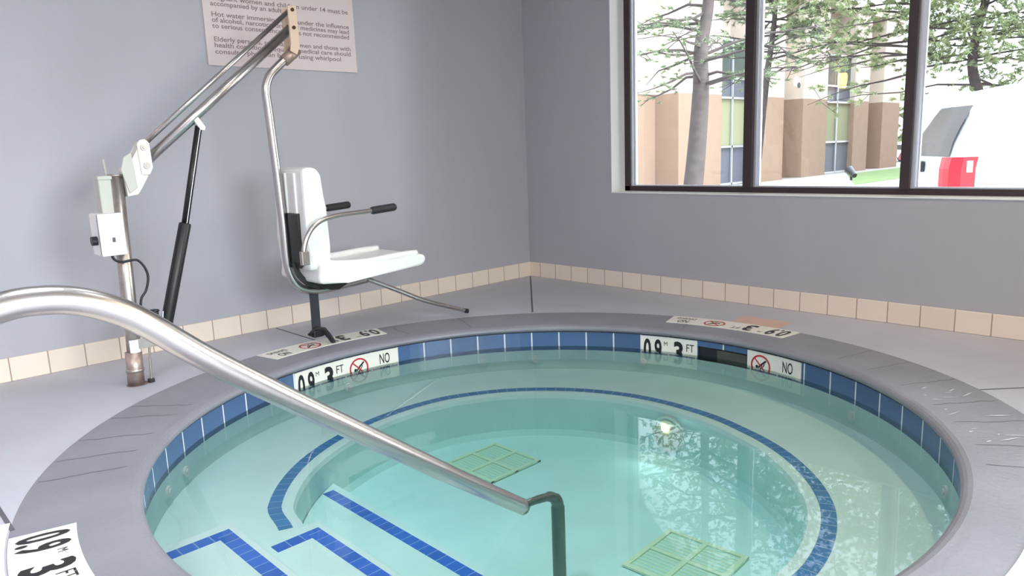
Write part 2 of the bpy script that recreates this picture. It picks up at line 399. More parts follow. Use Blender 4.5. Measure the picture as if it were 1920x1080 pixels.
# the inner basin is not a true circle: its radius by angle
TAB = [(-180, .99), (-158.5, .988), (-150, 1.03), (-120, 1.06), (-88, 1.058), (-64, 1.038), (-45, 1.007), (-22, .982), (0, .993), (17, 1.019), (55, 1.060), (72, 1.068), (90, 1.045), (110, 1.026), (147, 1.026), (158.5, .986), (180, .986)]
def RF(a):
    a = math.degrees(a); a = (a+180) % 360-180
    for (a0, r0), (a1, r1) in zip(TAB, TAB[1:]):
        if a0 <= a <= a1:
            t = (a-a0)/(a1-a0); t = t*t*(3-2*t) if a1-a0 < 14 else t; return (r0+(r1-r0)*t)/1.03
    return 1.0
def warp(bm):
    for v in bm.verts:
        r = math.hypot(v.co.x, v.co.y)
        if .1 < r < 1.2:
            k = RF(math.atan2(v.co.y, v.co.x)); v.co.x *= k; v.co.y *= k
    return bm
# shell: bench, inner wall, floor
bm = lathe(bmesh.new(), [(RT_+.001, -.150), (RT_+.001, -.265), (.99, -.265), (.965, -.272), (.957, -.29), (.955, -.46), (.94, -.49), (.90, -.50)], n=160)
vs = [v for v in bm.verts if abs(math.hypot(v.co.x, v.co.y)-.90) < 1e-4]
c = bm.verts.new((0, 0, -.50)); vs.sort(key=lambda v: math.atan2(v.co.y, v.co.x))
for i in range(len(vs)): bm.faces.new((vs[i], vs[(i+1) % len(vs)], c))
warp(bm); obj('pool_shell', bm, M_plaster, pool, smooth=False)
# bench edge ring of mosaic; it stops where the steps cross
ra = math.radians(158.2)
ringR = [(1.006, -.2642), (1.056, -.2642), (1.056, -.2635), (1.006, -.2635)]
obj('bench_edge_tile', warp(lathe(bmesh.new(), ringR, -ra, ra, n=150, closed_prof=True)), M_ringtile, pool)
# steps on the left, descending towards +x   (local coordinates)
def local(x, y): return (x-CX, y-CY)
def step(xe, ye, ztop, x_in, band=True):
    """tread from the wall to xe, half width to ye, with blue edge bands set back from the nosing"""
    x1 = xe-CX+.055; y1 = ye-CY+.05
    s = obj('step', B((x_in-CX, -y1, -.52), (x1, y1, ztop), .006), M_plaster, pool)
    obj('step_edge_tile', B((xe-CX-.022, -(ye-CY), ztop), (xe-CX+.028, ye-CY, ztop+.0015)), M_steptile, s)
    return s
s1 = step(-3.345, -1.842, -.200, -3.575)
s2 = step(-3.083, -1.952, -.260, -3.32)
# third tread is cut to the curve of the inner wall
x3 = -2.735-CX+.05
poly = []
for k in range(25):
    a0 = math.acos(x3/.957); a = a0+(2*PI-2*a0)*k/24; poly.append((min(x3, .953*RF(a)*math.cos(a)), .953*RF(a)*math.sin(a)))
s3 = obj('step', prism(bmesh.new(), poly, 2, -.52, -.400), M_plaster, pool)
hy = math.sqrt(.955**2-(x3-.07)**2)-.02
obj('step_edge_tile', B((x3-.085, -hy, -.400), (x3-.035, hy, -.3985)), M_steptile, s3)
# the top tread reaches the wall, the second starts at the bench
for sg in (1, -1):
    yy = sg*(-1.842-CY); y0, y1 = sorted((yy, yy-sg*.05))
    obj('step_end_tile', B((-1.33, y0, -.200), (-3.345-CX-.022, y1, -.1985)), M_steptile_x, s1)
    yy = sg*(-1.952-CY); y0, y1 = sorted((yy, yy-sg*.05))
    obj('step_end_tile', B((-1.012, y0, -.260), (-3.083-CX-.022, y1, -.2585)), M_steptile_x, s2)
# main drain grates on the floor
M_grate = mat('pale_green_grate', srgb(228, 236, 208), .6); M_grate2 = mat('drain_well', srgb(206, 230, 220), .8)
def drain(x, y, rz, lab):
    t = obj('drain_cover', B((-.16, -.16, 0), (.16, .16, .006), .003), M_grate2, pool, loc=(x-CX, y-CY, -.50)); t.rotation_euler.z = rz
    bm = bmesh.new()
    for s in (-.155, 0, .155): box(bm, (s-.010, -.165, .004), (s+.010, .165, .012)); box(bm, (-.163, s-.010, .0045), (.163, s+.010, .0127))
    for k in range(-7, 8): box(bm, (k*.021-.003, -.15, .004), (k*.021+.003, .15, .008))
    obj('grille_bars', bm, M_grate, t)
    t['label'] = lab
drain(-1.93, -1.615, 0.0, 'square pale green drain grate beyond the handrail foot')
drain(-2.06, -2.79, 0.06, 'square pale green drain grate at the bottom of the frame')
# jets
for a in (90.2, 57.9, 45.2, 135.7, 142.9, 20, -30, -60, -100, 200, 225):
    ar = math.radians(a); c = (1.418*math.cos(ar), 1.418*math.sin(ar), -.205)
    bm = disc(bmesh.new(), c, (math.cos(ar), math.sin(ar), 0), .022, .010, 20); disc(bm, tuple(q*.996 for q in c[:2])+(c[2],), (math.cos(ar), math.sin(ar), 0), .011, .008, 14)
    obj('return_jet', bm, M_white, pool)
# skimmer mouth
sk = obj('skimmer_mouth', lathe(bmesh.new(), [(RT_+.012, -.074), (RT_+.012, -.190), (RT_+.045, -.190), (RT_+.045, -.074)], SK0-.01, SK1+.01, n=8, closed_prof=True), M_blk, pool)
obj('skimmer_weir', lathe(bmesh.new(), [(RT_+.004, -.082), (RT_+.004, -.150), (RT_+.010, -.150), (RT_+.010, -.082)], SK0+.002, SK0+.125, n=6, closed_prof=True), mat('dull_green_flap', srgb(70, 72, 66), .6), sk)
# underwater lamp
la = math.radians(2); lc = Vector((.917*math.cos(la), .917*math.sin(la), -.385)); ln = Vector((-math.cos(la), -math.sin(la), 0))
ul = obj('underwater_lamp', disc(bmesh.new(), lc, ln, .088, .02, 32), mat('pale_lamp_rim', srgb(205, 212, 205), .4), pool)
obj('lens', disc(bmesh.new(), lc+ln*.012, ln, .070, .006, 32), mat('frosted_lamp_glass', srgb(196, 196, 180), .3), ul)
ulx = light('underwater_lamp_light', 'AREA', (CX+.87, CY+.02, -.385), (0, PI/2+.6, 0), .5, (.78, 1.0, .96), .15, .15)
obj('lamp_bulb', disc(bmesh.new(), lc+ln*.018+Vector((0, .01, .03)), ln, .017, .008, 20), M_bulb, ul)
# wet reflections on the coping, painted as pale slivers
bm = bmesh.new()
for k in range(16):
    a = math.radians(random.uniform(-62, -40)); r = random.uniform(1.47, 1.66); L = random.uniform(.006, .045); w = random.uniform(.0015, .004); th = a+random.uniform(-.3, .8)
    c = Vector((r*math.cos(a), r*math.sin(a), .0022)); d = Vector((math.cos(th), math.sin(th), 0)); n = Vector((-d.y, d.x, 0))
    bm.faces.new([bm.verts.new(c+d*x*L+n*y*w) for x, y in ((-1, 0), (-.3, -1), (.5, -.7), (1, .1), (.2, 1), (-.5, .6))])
o = obj('painted_wet_glint', bm, mat('painted_glint_white', srgb(222, 222, 228), .25), pool); o['kind'] = 'stuff'

# water body
bm = bmesh.new()
bmesh.ops.create_cone(bm, cap_ends=True, cap_tris=False, segments=96, radius1=1.448, radius2=1.448, depth=.50)
for v in bm.verts: v.co.z += ZW-.25
water = obj('pool_water', bm, M_water, loc=(CX, CY, 0)); tag(water, 'clear pale turquoise water filling the round spa pool', 'water')

# ------------------------------------------------------------------ lettering
def glyphs(txt, size, bold=0.0, sx=1.0, align='LEFT'):
    cu = bpy.data.curves.new('txt', 'FONT'); cu.body = txt; cu.size = size; cu.offset = bold*size; cu.align_x = align; cu.resolution_u = 3
    o = bpy.data.objects.new('txt', cu); COL.objects.link(o)
    dg = bpy.context.evaluated_depsgraph_get(); me = bpy.data.meshes.new_from_object(o.evaluated_get(dg))
    V = [(v.co.x*sx, v.co.y) for v in me.vertices]; F = [tuple(p.vertices) for p in me.polygons]
    bpy.data.objects.remove(o); bpy.data.curves.remove(cu); bpy.data.meshes.remove(me)
    return V, F
def shift(g, dx, dy): return ([(x+dx, y+dy) for x, y in g[0]], g[1])
def centred(g, cx, cy):
    xs = [v[0] for v in g[0]]; ys = [v[1] for v in g[0]]
    return shift(g, cx-(min(xs)+max(xs))/2, cy-(min(ys)+max(ys))/2)
def strip(pts, w):
    """flat stroke along points"""
    V, F = [], []
    for i in range(len(pts)-1):
        a, b = Vector(pts[i]), Vector(pts[i+1]); d = (b-a).normalized(); n = Vector((-d.y, d.x))*w/2; k = len(V)
        V += [tuple(a-n-d*w*.2), tuple(b-n+d*w*.2), tuple(b+n+d*w*.2), tuple(a+n-d*w*.2)]; F.append((k, k+1, k+2, k+3))
    return V, F
def ring2(cx, cy, r0, r1, n=36):
    V, F = [], []
    for i in range(n):
        a = 2*PI*i/n; V += [(cx+r0*math.cos(a), cy+r0*math.sin(a)), (cx+r1*math.cos(a), cy+r1*math.sin(a))]
    for i in range(n):
        j = (i+1) % n; F.append((2*i, 2*i+1, 2*j+1, 2*j))
    return V, F
def merge(*gs):
    V, F = [], []
    for v, f in gs:
        k = len(V); V += v; F += [tuple(i+k for i in q) for q in f]
    return V, F
def put(name, g, mp, m, parent, clip=None, off=.0012, label=None):
    bm = bmesh.new(); vs = [bm.verts.new(mp(x, y, off)) for x, y in g[0]]
    for f in g[1]:
        try: bm.faces.new([vs[i] for i in f])
        except ValueError: pass
    if clip is not None:
        bmesh.ops.bisect_plane(bm, geom=bm.verts[:]+bm.edges[:]+bm.faces[:], plane_co=(0, 0, clip), plane_no=(0, 0, -1), clear_outer=True)
    o = obj(name, bm, m, parent)
    return o
def panel(name, L, H, mp, m, parent, clip=None, th=.004, n=24):
    bm = bmesh.new(); V = {}
    for i in range(n+1):
        for k, (y, o) in enumerate(((0, -th), (0, 0), (H, 0), (H, -th))): V[i, k] = bm.verts.new(mp(L*i/n, y, o))
    for i in range(n):
        for k in range(4): bm.faces.new((V[i, k], V[i+1, k], V[i+1, (k+1) % 4], V[i, (k+1) % 4]))
    bm.faces.new([V[0, k] for k in range(4)]); bm.faces.new([V[n, k] for k in range(4)][::-1])
    return obj(name, bm, m, parent)
def content(items, mp, W1, H, parent, clip=None):
    """items placed tile by tile, W1 wide each"""
    x = 0
    s = H/.155
    for it in items:
        c = x+W1/2
        if it == 'm':
            put('number', centred(glyphs('0.9', .166*s, .026, .52), c-.012*s, H*.50), mp, M_ink, parent, clip)
            put('unit_letter', centred(glyphs('M', .034*s, .0, .9), x+W1-.018*s, H*.76), mp, M_ink, parent, clip)
        if it == 'f':
            put('number', centred(glyphs('3', .160*s, .034, .78), c-.026*s, H*.50), mp, M_ink, parent, clip)
            put('unit_letter', centred(glyphs('FT', .062*s, .0, .72), c+.042*s, H*.70), mp, M_ink, parent, clip)
        if it == 's':
            r = .057*s; cy_ = H*.55
            put('red_ring', merge(ring2(c, cy_, r*.84, r), strip([(c-r*.62, cy_+r*.62), (c+r*.62, cy_-r*.62)], .007*s)), mp, M_red, parent, clip)
            fig = merge(ring2(c-.022*s, cy_-.006*s, 0.0001, .008*s, 12), strip([(c+.030*s, cy_+.030*s), (c+.006*s, cy_+.010*s), (c-.012*s, cy_-.008*s)], .009*s),
                        strip([(c+.006*s, cy_+.006*s), (c-.004*s, cy_-.030*s)], .005*s), strip([(c+.022*s, cy_+.014*s), (c+.012*s, cy_-.004*s)], .005*s),
                        strip([(c-.034*s, cy_-.034*s), (c-.02*s, cy_-.028*s), (c, cy_-.036*s), (c+.02*s, cy_-.028*s), (c+.034*s, cy_-.034*s)], .004*s))
            put('diver_figure', fig, mp, M_ink, parent, clip, off=.0010)
        if it == 'n':
            put('word', centred(glyphs('NO', .080*s, .008, .50), c, H*.71), mp, M_ink, parent, clip)
            put('word', centred(glyphs('DIVING', .052*s, .004, .62), c, H*.30), mp, M_ink, parent, clip)
        x += W1
# on the tiled wall under the coping
def wall_marker(name, label, a0, a1, items):
    t = thing(name, label, 'depth marker', (CX, CY, 0)); H = .155; zt = -.046; R = RT_
    L = (a0-a1)*R; mp = lambda u, v, o: ((R-.0045-o)*math.cos(a0-u/R), (R-.0045-o)*math.sin(a0-u/R), zt-H+v)
    clipz = ZW-.012
    k = H+zt-0; H0 = H
    pan = lambda u, v, o: mp(u, v+(H-( -clipz+zt))*(1-v/H), o)
    panel('ceramic_tile', L, H, pan, M_sign, t)
    content(items, mp, L/len(items), H, t, clip=clipz)
d2 = math.radians
wall_marker('depth_marker', 'pool wall depth marker below the hanging strap, red ring and NO at its right', d2(103.2), d2(77.9), 'mfsn')
wall_marker('depth_marker', 'short pool wall depth marker left of the skimmer mouth, 0.9 M 3 FT', d2(20.5), d2(7.4), 'mf')
wall_marker('warning_marker', 'white no diving tile right of the skimmer mouth, red ring and NO', d2(-4.35), d2(-17.1), 'sn')
# on top of the coping, readable from the deck
def deck_marker(label, ac, items='mfsn', half=12.3):
    t = thing('deck_marker', label, 'depth marker', (CX, CY, 0)); r1 = 1.738; H = .162; R = 1.66
    a0 = d2(ac-half); L = 2*d2(half)*R
    mp = lambda u, v, o: ((r1-v)*math.cos(a0+u/R), (r1-v)*math.sin(a0+u/R), .003+o)
    panel('ceramic_tile', L, H, mp, M_sign, t, th=.0025)
    content(items, mp, L/4, H, t)
deck_marker('white 0.9 M 3 FT depth tile in the coping under the hanging black strap', 89.9)
deck_marker('white 0.9 M 3 FT depth tile in the far coping below the window', 4.4)
deck_marker('white 0.9 M 3 FT depth tile in the coping at bottom left corner', 178.5)
deck_marker('white depth tile in the near coping at the bottom right corner', -90)
def patch(label, r0, r1, a0, a1, m):
    bm = lathe(bmesh.new(), [(r0, 0.0005), (r1, .0005), (r1, .003), (r0, .003)], d2(a0), d2(a1), n=10, closed_prof=True)
    tag(obj('deck_tile_patch', bm, m, loc=(CX, CY, 0)), label, 'tile')
patch('pink beige tile patch in the deck behind the far depth tile', 1.742, 1.91, -3.3, 5.4, M_patch)
patch('cream tile patch in the deck at the lower left edge of the photo', 1.745, 1.93, 162.6, 196, M_sign)

# ------------------------------------------------------------------ hot tub rules board on the left wall
t = thing('rules_board', 'pinkish white board of spa safety rules on the wall behind the lift arm', 'sign', (-1.98, -.0015, 1.52))
obj('board', B((-.467, -.008, 0), (.478, 0, 1.0), .002, 1), M_poster, t)
mp = lambda u, v, o: (u, -.008-o, v)
lines = [(.068, 'consult a physician before using whirlpool'), (.102, 'health conditions requiring medical care should'), (.133, 'Elderly persons, pregnant women and those with'),
         (.203, 'to serious consequences and is not recommended'), (.234, 'of alcohol, narcotics, drugs or medicines may lead'), (.264, 'Hot water immersion while under the influence'),
         (.320, 'accompanied by an adult'), (.351, 'Pregnant women and children under 14 must be')]
for z, s in lines:
    g = glyphs(s, .036, .012, 1.0); xs = [v[0] for v in g[0]]; wd = max(xs)-min(xs)
    k = min(1.3, .86/wd) if len(s) > 30 else .0182*len(s)/wd
    g = ([(x*k, y) for x, y in g[0]], g[1])
    put('text_line', shift(g, -.425, z-.004), mp, M_ink2, t, off=.0008)
# upper part of the board, outside the frame but really there
put('text_line', centred(glyphs('WHIRLPOOL RULES', .09, .02, .9), 0, .90), mp, M_ink2, t, off=.0008)

# ------------------------------------------------------------------ handrail
PY = -2.543
rail = thing('handrail', 'polished stainless handrail sloping down from the deck into the water', 'handrail', (-4.25, PY, 0))
rpts = [(-4.255, 0.0), (-4.25, .25), (-4.215, .47), (-4.13, .640), (-4.04, .722), (-3.944, .752), (-3.88, .755), (-3.82, .744), (-3.76, .717), (-3.70, .675), (-3.572, .564), (-3.325, .372), (-3.008, .132), (-2.80, -.022), (-2.63, -.145)]
obj('rail_tube', T([(x+4.25, 0, z) for x, z in rpts], [.0282]*85+[.0275]*14+[.0262]*14, seg=28, n=8), M_steel, rail, smooth=True)
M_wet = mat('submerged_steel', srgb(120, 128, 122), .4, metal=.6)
lp = [(-2.655, -.137), (-2.60, -.139), (-2.54, -.147), (-2.497, -.158), (-2.472, -.185), (-2.468, -.23), (-2.468, -.34), (-2.468, -.50)]
obj('rail_leg', T([(x+4.25, 0, z) for x, z in lp], [.013, .013, .014, .017, .021, .0235, .0235, .0235], seg=20, n=5, sx=1.0), M_wet, rail, smooth=True)
obj('escutcheon', lathe(bmesh.new(), [(.026, 0), (.055, 0), (.05, .012), (.03, .02)], n=32), M_steel, rail, smooth=True)
# ------------------------------------------------------------------ pool lift
LY = -.558
lift = thing('pool_lift', 'pool lift with white chair hanging from a steel mast and boom', 'pool lift', (-3.15, LY, 0))
def P(x, z, y=0.0): return (x+3.15, y, z)
def YP(x, y, z): return (x+3.15, y-LY, z)
mast = obj('mast', T([P(-3.172, .02), P(-3.163, .33), P(-3.148, .955)], .031, seg=24), M_steel2, lift, smooth=True)
obj('mast_cap', T([P(-3.148, .953), P(-3.1475, .962)], .0335, seg=24), M_steel2, mast, smooth=True)
sl = obj('deck_sleeve', T([P(-3.177, 0), P(-3.172, .155)], .036, seg=24), mat('rust_tinged_sleeve', srgb(178, 158, 150), .4, metal=.7, noise=.25, scale=25), lift, smooth=True)
obj('collar', T([P(-3.1755, .062), P(-3.175, .078)], .0385, seg=24), M_steel2, sl, smooth=True)
obj('floor_flange', lathe(bmesh.new(), [(.0, .003), (.044, .003), (.047, 0)], n=32, c=(-.022, 0, 0)), mat('rusty_flange', srgb(128, 108, 104), .6, metal=.4, noise=.3, scale=20), sl)
obj('white_label', lathe(bmesh.new(), [(.0322, .155), (.0322, .215)], d2(225), d2(315), n=12, c=(-.018, 0, 0)), M_white, lift)
obj('lock_rod', T([P(-3.116, .013, -.02), P(-3.106, .20, -.02)], .005), M_steel2, lift)
obj('rod_foot', B(P(-3.130, 0, -.032), P(-3.104, .018, -.006), .003), M_blk, lift)
# head bracket
head = [(-3.040, 1.100), (-3.026, 1.105), (-3.012, 1.096), (-3.006, .992), (-3.022, .945), (-3.052, .900), (-3.072, .868), (-3.118, .862), (-3.125, .975), (-3.085, 1.02), (-3.055, 1.06)]
hb = obj('head_bracket', prism(bmesh.new(), [(x+3.15, z) for x, z in head], 1, -.036, .036, .004), M_cream, lift)
obj('side_plate', prism(bmesh.new(), [(x+3.15, z) for x, z in [(-3.056, 1.09), (-3.043, 1.108), (-3.02, 1.112), (-3.004, 1.095), (-3.000, .985), (-3.016, .955), (-3.05, .955)]], 1, -.046, -.037, .003), M_plastic, hb)
obj('gusset', prism(bmesh.new(), [(x+3.15, z) for x, z in [(-3.118, 1.035), (-3.085, 1.055), (-3.075, .90), (-3.11, .875), (-3.135, .98)]], 1, -.044, -.037, .003), M_greybox, hb)
for z in (1.076, .995):
    x = -3.030 if z > 1 else -3.026
    obj('bolt', disc(disc(bmesh.new(), P(x, z, -.049), (0, 1, 0), .0145, .010, 18), P(x, z, -.056), (0, 1, 0), .008, .006, 6), M_steel2, hb)
# boom: two parallel tubes
boomL = obj('boom_tube', T([P(-3.035, .995), P(-2.240, 1.652)], .023, seg=22), M_steel, lift, smooth=True)
boomU = obj('boom_tube', T([P(-3.030, 1.076), P(-2.238, 1.738)], .012, seg=16), M_steel, lift, smooth=True)
boomU['label'] = 'thinner upper boom tube'
# tip plates
tp = obj('tip_plate', prism(bmesh.new(), [(x+3.15, z) for x, z in [(-2.262, 1.757), (-2.214, 1.760), (-2.213, 1.560), (-2.232, 1.520), (-2.268, 1.537), (-2.258, 1.575)]], 1, -.037, -.027, .003), M_tip, lift)
obj('back_tip_plate', prism(bmesh.new(), [(x+3.15, z) for x, z in [(-2.262, 1.757), (-2.214, 1.760), (-2.213, 1.560), (-2.232, 1.520), (-2.268, 1.537), (-2.258, 1.575)]], 1, .027, .037, .003), M_tip, tp)
for z in (1.738, 1.652): obj('bolt', disc(bmesh.new(), P(-2.239, z, -.040), (0, 1, 0), .009, .006, 14), mat('dark_bolt', srgb(80, 58, 40), .4, metal=.6), tp)
# hanger tube: down, under the seat and forward
hp = [(-2.235, 1.535), (-2.262, 1.515), (-2.330, 1.458), (-2.378, 1.410), (-2.402, 1.345), (-2.399, 1.25), (-2.386, .95), (-2.377, .66), (-2.376, .50), (-2.366, .415), (-2.336, .345), (-2.287, .308), (-2.20, .290), (-2.07, .296), (-1.90, .305)]
obj('hanger_tube', T([P(x, z) for x, z in hp], .022, seg=22, n=7), M_steel, lift, smooth=True)
obj('hanger_socket', T([P(-2.215, 1.55), P(-2.29, 1.49)], .029, seg=20), mat('brown_grey_socket', srgb(176, 150, 136), .4, metal=.6), lift, smooth=True)
# chair: backrest and seat
def rounded_slab(poly, ax, lo, hi, bev): return prism(bmesh.new(), poly, ax, lo, hi, bev)
br = [(-2.345, .430), (-2.350, .60), (-2.345, .945), (-2.315, .958), (-2.262, .950), (-2.238, .915), (-2.228, .75), (-2.222, .55), (-2.220, .440)]
back = obj('backrest', rounded_slab([(x+3.15, z) for x, z in br], 1, -.745-LY, -.425-LY, .018), M_plastic, lift, smooth=False)
for yy in (-.66, -.565, -.47):
    obj('back_rib', B(YP(-2.356, yy-.012, .50), YP(-2.340, yy+.012, .93), .005), M_plastic, back)
se = [(-2.315, .372), (-2.300, .358), (-2.15, .345), (-1.66, .372), (-1.632, .388), (-1.625, .415), (-1.640, .437), (-1.70, .440), (-1.80, .432), (-1.98, .428), (-2.15, .440), (-2.24, .470), (-2.30, .470)]
seat = obj('seat', rounded_slab([(x+3.15, z) for x, z in se], 1, -.775-LY, -.345-LY, .016), M_plastic, lift)
for s in (-1, 1):   # raised side rims of the seat
    yy = -.56+s*.195
    obj('seat_rim', T([YP(-2.27, yy, .462), YP(-2.05, yy, .440), YP(-1.80, yy, .448), YP(-1.68, yy, .446)], .018, n=5, seg=12), M_plastic, seat, smooth=True)
obj('seat_bracket', prism(bmesh.new(), [(x+3.15, z) for x, z in [(-2.26, .335), (-2.16, .290), (-2.11, .285), (-2.04, .318), (-1.95, .345), (-2.2, .35)]], 1, -.055, .055, .004), M_blk, lift)
obj('underseat_tube', T([P(-2.10, .325, -.03), P(-1.90, .335, -.03), P(-1.80, .345, -.03)], .012), M_steel2, lift)
obj('back_bracket', prism(bmesh.new(), [(x+3.15, z) for x, z in [(-2.362, .725), (-2.345, .725), (-2.345, .46), (-2.362, .44)]], 1, -.13, .045, .003), M_blk, lift)
obj('lap_strap', T([P(-2.365, .47, -.06), P(-2.345, .40, -.06), P(-2.29, .345, -.06), P(-2.23, .325, -.06)], .016, n=5, sx=.25), M_rubber, lift)
# arms
for s in (-1, 1):
    yy = -.56+s*.232
    pts = [(-2.400, .520) if s < 0 else (-2.24, .60), (-2.395 if s < 0 else -2.225, .560 if s < 0 else .63), (-2.372 if s < 0 else -2.20, .615 if s < 0 else .655), (-2.335 if s < 0 else -2.17, .660 if s < 0 else .675), (-2.275 if s < 0 else -2.13, .692), (-2.18 if s < 0 else -2.10, .706 if s < 0 else .702), (-2.08, .710), (-1.965, .714)]
    a = obj('armrest', T([YP(x, yy, z) for x, z in pts], .0125, seg=14, n=6), M_steel, lift, smooth=True)
    obj('grip', T([YP(-1.985, yy, .713), YP(-1.975, yy, .7135), YP(-1.84, yy, .721), YP(-1.832, yy, .7215)], [.018, .021, .021, .017], seg=16), M_rubber, a, smooth=True)
    if s < 0: obj('arm_pivot', B(YP(-2.418, yy-.014, .475), YP(-2.375, yy+.014, .545), .004), M_steel2, a)
    else: obj('arm_pivot', B(YP(-2.27, yy-.03, .57), YP(-2.225, yy+.012, .63), .004), M_steel2, a)
# footrest strut
fr = obj('footrest_tube', T([P(-1.96, .330), P(-1.885, .302), YP(-1.72, -.60, .218), YP(-1.55, -.65, .130), YP(-1.28, -.70, .028)], .0135, seg=16, n=4), M_steel, lift, smooth=True)
obj('end_cap', T([YP(-1.29, -.698, .031), YP(-1.272, -.7015, .0245)], .0145, seg=16), M_blk, fr)
# hanging strap with buckle lying on the coping
st = obj('hanging_strap', T([P(-2.238, .300, 0), P(-2.238, .20, 0), P(-2.240, .08, 0), P(-2.240, .055, 0)], .025, n=4, sx=.12, up=(.6, .8, 0)), mat('black_webbing', (.035, .038, .048, 1), .8, bump=.3, bscale=300), lift)
obj('strap_loop', T([P(-2.268, .046, .02), P(-2.258, .058, .01), P(-2.235, .074, 0), P(-2.205, .068, -.02), P(-2.190, .035, -.045), P(-2.188, .006, -.085)], [.028, .030, .031, .031, .030, .027], n=1, sx=.35, up=(.2, .4, 1), seg=12), M_rubber, st, smooth=True)
obj('strap_buckle', B(P(-2.268, .035, -.02), P(-2.205, .075, .02), .006), M_blk, st)
# actuator
A0 = Vector(P(-3.034, .185)); A1 = Vector(P(-2.872, .720)); A2 = Vector(P(-2.757, 1.168))
ac = obj('actuator_body', T([A0, A0.lerp(A1, .02), A1.lerp(A0, .01), A1], [.024, .0275, .0275, .024], seg=20), M_blk, lift, smooth=True)
obj('piston_rod', T([A1, A2], .0165, seg=18), M_blk, ac, smooth=True)
obj('rod_highlight_strip', T([A1+Vector((.002, -.0165, 0)), A2+Vector((.002, -.0165, 0))], .0022, seg=8), M_alu, ac)
obj('motor_housing', B(P(-3.078, .20, -.02), P(-3.045, .335, .02), .006), M_blk, ac)
obj('motor_clip', T([P(-3.050, .20, -.028), P(-3.030, .325, -.028)], .004), M_alu, ac)
obj('top_clevis', prism(bmesh.new(), [(x+3.15, z) for x, z in [(-2.792, 1.205), (-2.770, 1.222), (-2.733, 1.165), (-2.737, 1.148), (-2.756, 1.150)]], 1, -.022, .022, .003), M_plastic, lift)
obj('bottom_bracket', prism(bmesh.new(), [(x+3.15, z) for x, z in [(-3.155, .17), (-3.155, .215), (-3.02, .205), (-3.015, .165), (-3.05, .165)]], 1, -.03, -.02, .002), M_steel2, lift)
# control boxes on the wall side of the mast
cb = obj('control_box', B(YP(-3.262, -.625, .612), YP(-3.190, -.500, .797), .006), M_plastic, lift)
cbf = obj('box_front', B(YP(-3.262, -.632, .612), YP(-3.160, -.606, .797), .006), M_plastic, cb)
obj('dark_label', B(YP(-3.215, -.634, .672), YP(-3.203, -.6315, .692)), M_joint, cbf)
obj('plug', T([YP(-3.262, -.58, .68), YP(-3.285, -.58, .68)], .020, seg=14), M_blk, cb)
bb = obj('battery_box', B(YP(-3.225, -.575, .775), YP(-3.165, -.500, .948), .006), M_greybox, lift)
obj('box_lid', B(YP(-3.228, -.580, .940), YP(-3.160, -.495, .958), .004), M_greybox, bb)
obj('antenna', T([P(-3.175, .955, .03), P(-3.180, 1.03, .03)], .0045, seg=8), M_greybox, lift)
obj('power_cable', T([P(x, z, -.034) for x, z in [(-3.215, .612), (-3.208, .592), (-3.182, .577), (-3.130, .580), (-3.107, .571), (-3.085, .535), (-3.078, .49), (-3.094, .434), (-3.118, .40), (-3.125, .35), (-3.112, .325), (-3.084, .320), (-3.060, .336), (-3.050, .330)]], .0055, seg=10, n=6), M_blk, lift, smooth=True)

# ------------------------------------------------------------------ outside
GZ = -.40
M_asph = mat('pale_concrete_paving', srgb(150, 146, 142), .8, noise=.06, scale=.6)
M_grass = mat('lawn_green', srgb(96, 118, 62), .9, noise=.25, scale=3)
def gz(y): return GZ-.62*min(1, max(0, (y-2.5)/11))
gm = bmesh.new()
prism(gm, [(-60, GZ), (2.5, GZ), (13.5, GZ-.62), (60, GZ-.62), (60, GZ-1.5), (-60, GZ-1.5)], 0, .4, 140)
struct(obj('ground_outside', gm, M_asph))
def sheet(poly, up=.015):
    bm = bmesh.new(); A = [bm.verts.new((x, y, gz(y)+up)) for x, y in poly]; Bv = [bm.verts.new((x, y, gz(y)-.05)) for x, y in poly]
    bm.faces.new(A); bm.faces.new(Bv[::-1]); n = len(poly)
    for i in range(n): bm.faces.new((A[i], Bv[i], Bv[(i+1) % n], A[(i+1) % n]))
    return bm
tag(obj('lawn', sheet([(37.6, 12.5), (48, 12.5), (28, 6), (22, 6)]), M_grass), 'strip of green lawn in front of the beige building', 'lawn')
tag(obj('walkway', sheet([(28.9, 13), (37, 13), (21.5, 6), (15.6, 6)]), mat('white_concrete', srgb(205, 200, 190), .8)), 'white concrete walkway along the foot of the beige building', 'walkway')
# building
M_st1 = mat('tan_stucco', srgb(152, 126, 108), .9, noise=.05, scale=2); M_st2 = mat('cream_stucco', srgb(206, 192, 180), .9, noise=.03, scale=2)
M_wg = mat('dark_window_glass', srgb(70, 82, 78), .12); M_spand = mat('grey_spandrel', srgb(92, 96, 108), .5); M_blind = mat('pale_curtain', srgb(140, 142, 112), .8)
bld = thing('hotel_building', 'tan and cream stucco building with tall windows behind the pine trees', 'building', (35, 14.5, GZ-.62))
def bp(name, a, b, m, par=bld):
    return obj(name, B((a[0]-35, a[1]-14.5, a[2]-GZ+.62), (b[0]-35, b[1]-14.5, b[2]-GZ+.62)), m, par)
bp('wall', (19, 15.2, GZ-.62), (49.5, 17, 3.15), M_st1)
bp('upper_wall', (19, 15.15, 3.15), (49.5, 17, 8.2), M_st2)
for a, b in ((23.4, 26.9), (29.6, 33.0), (35.2, 38.2), (42.0, 44.2), (46.5, 49.5)):
    bp('pier', (a, 14.0, GZ-.62), (b, 15.2, 3.15), M_st1); bp('upper_pier', (a, 14.0, 3.15), (b, 15.15, 8.2), M_st2)
bp('band', (19, 13.95, 8.2), (49.8, 17, 8.7), M_st2)
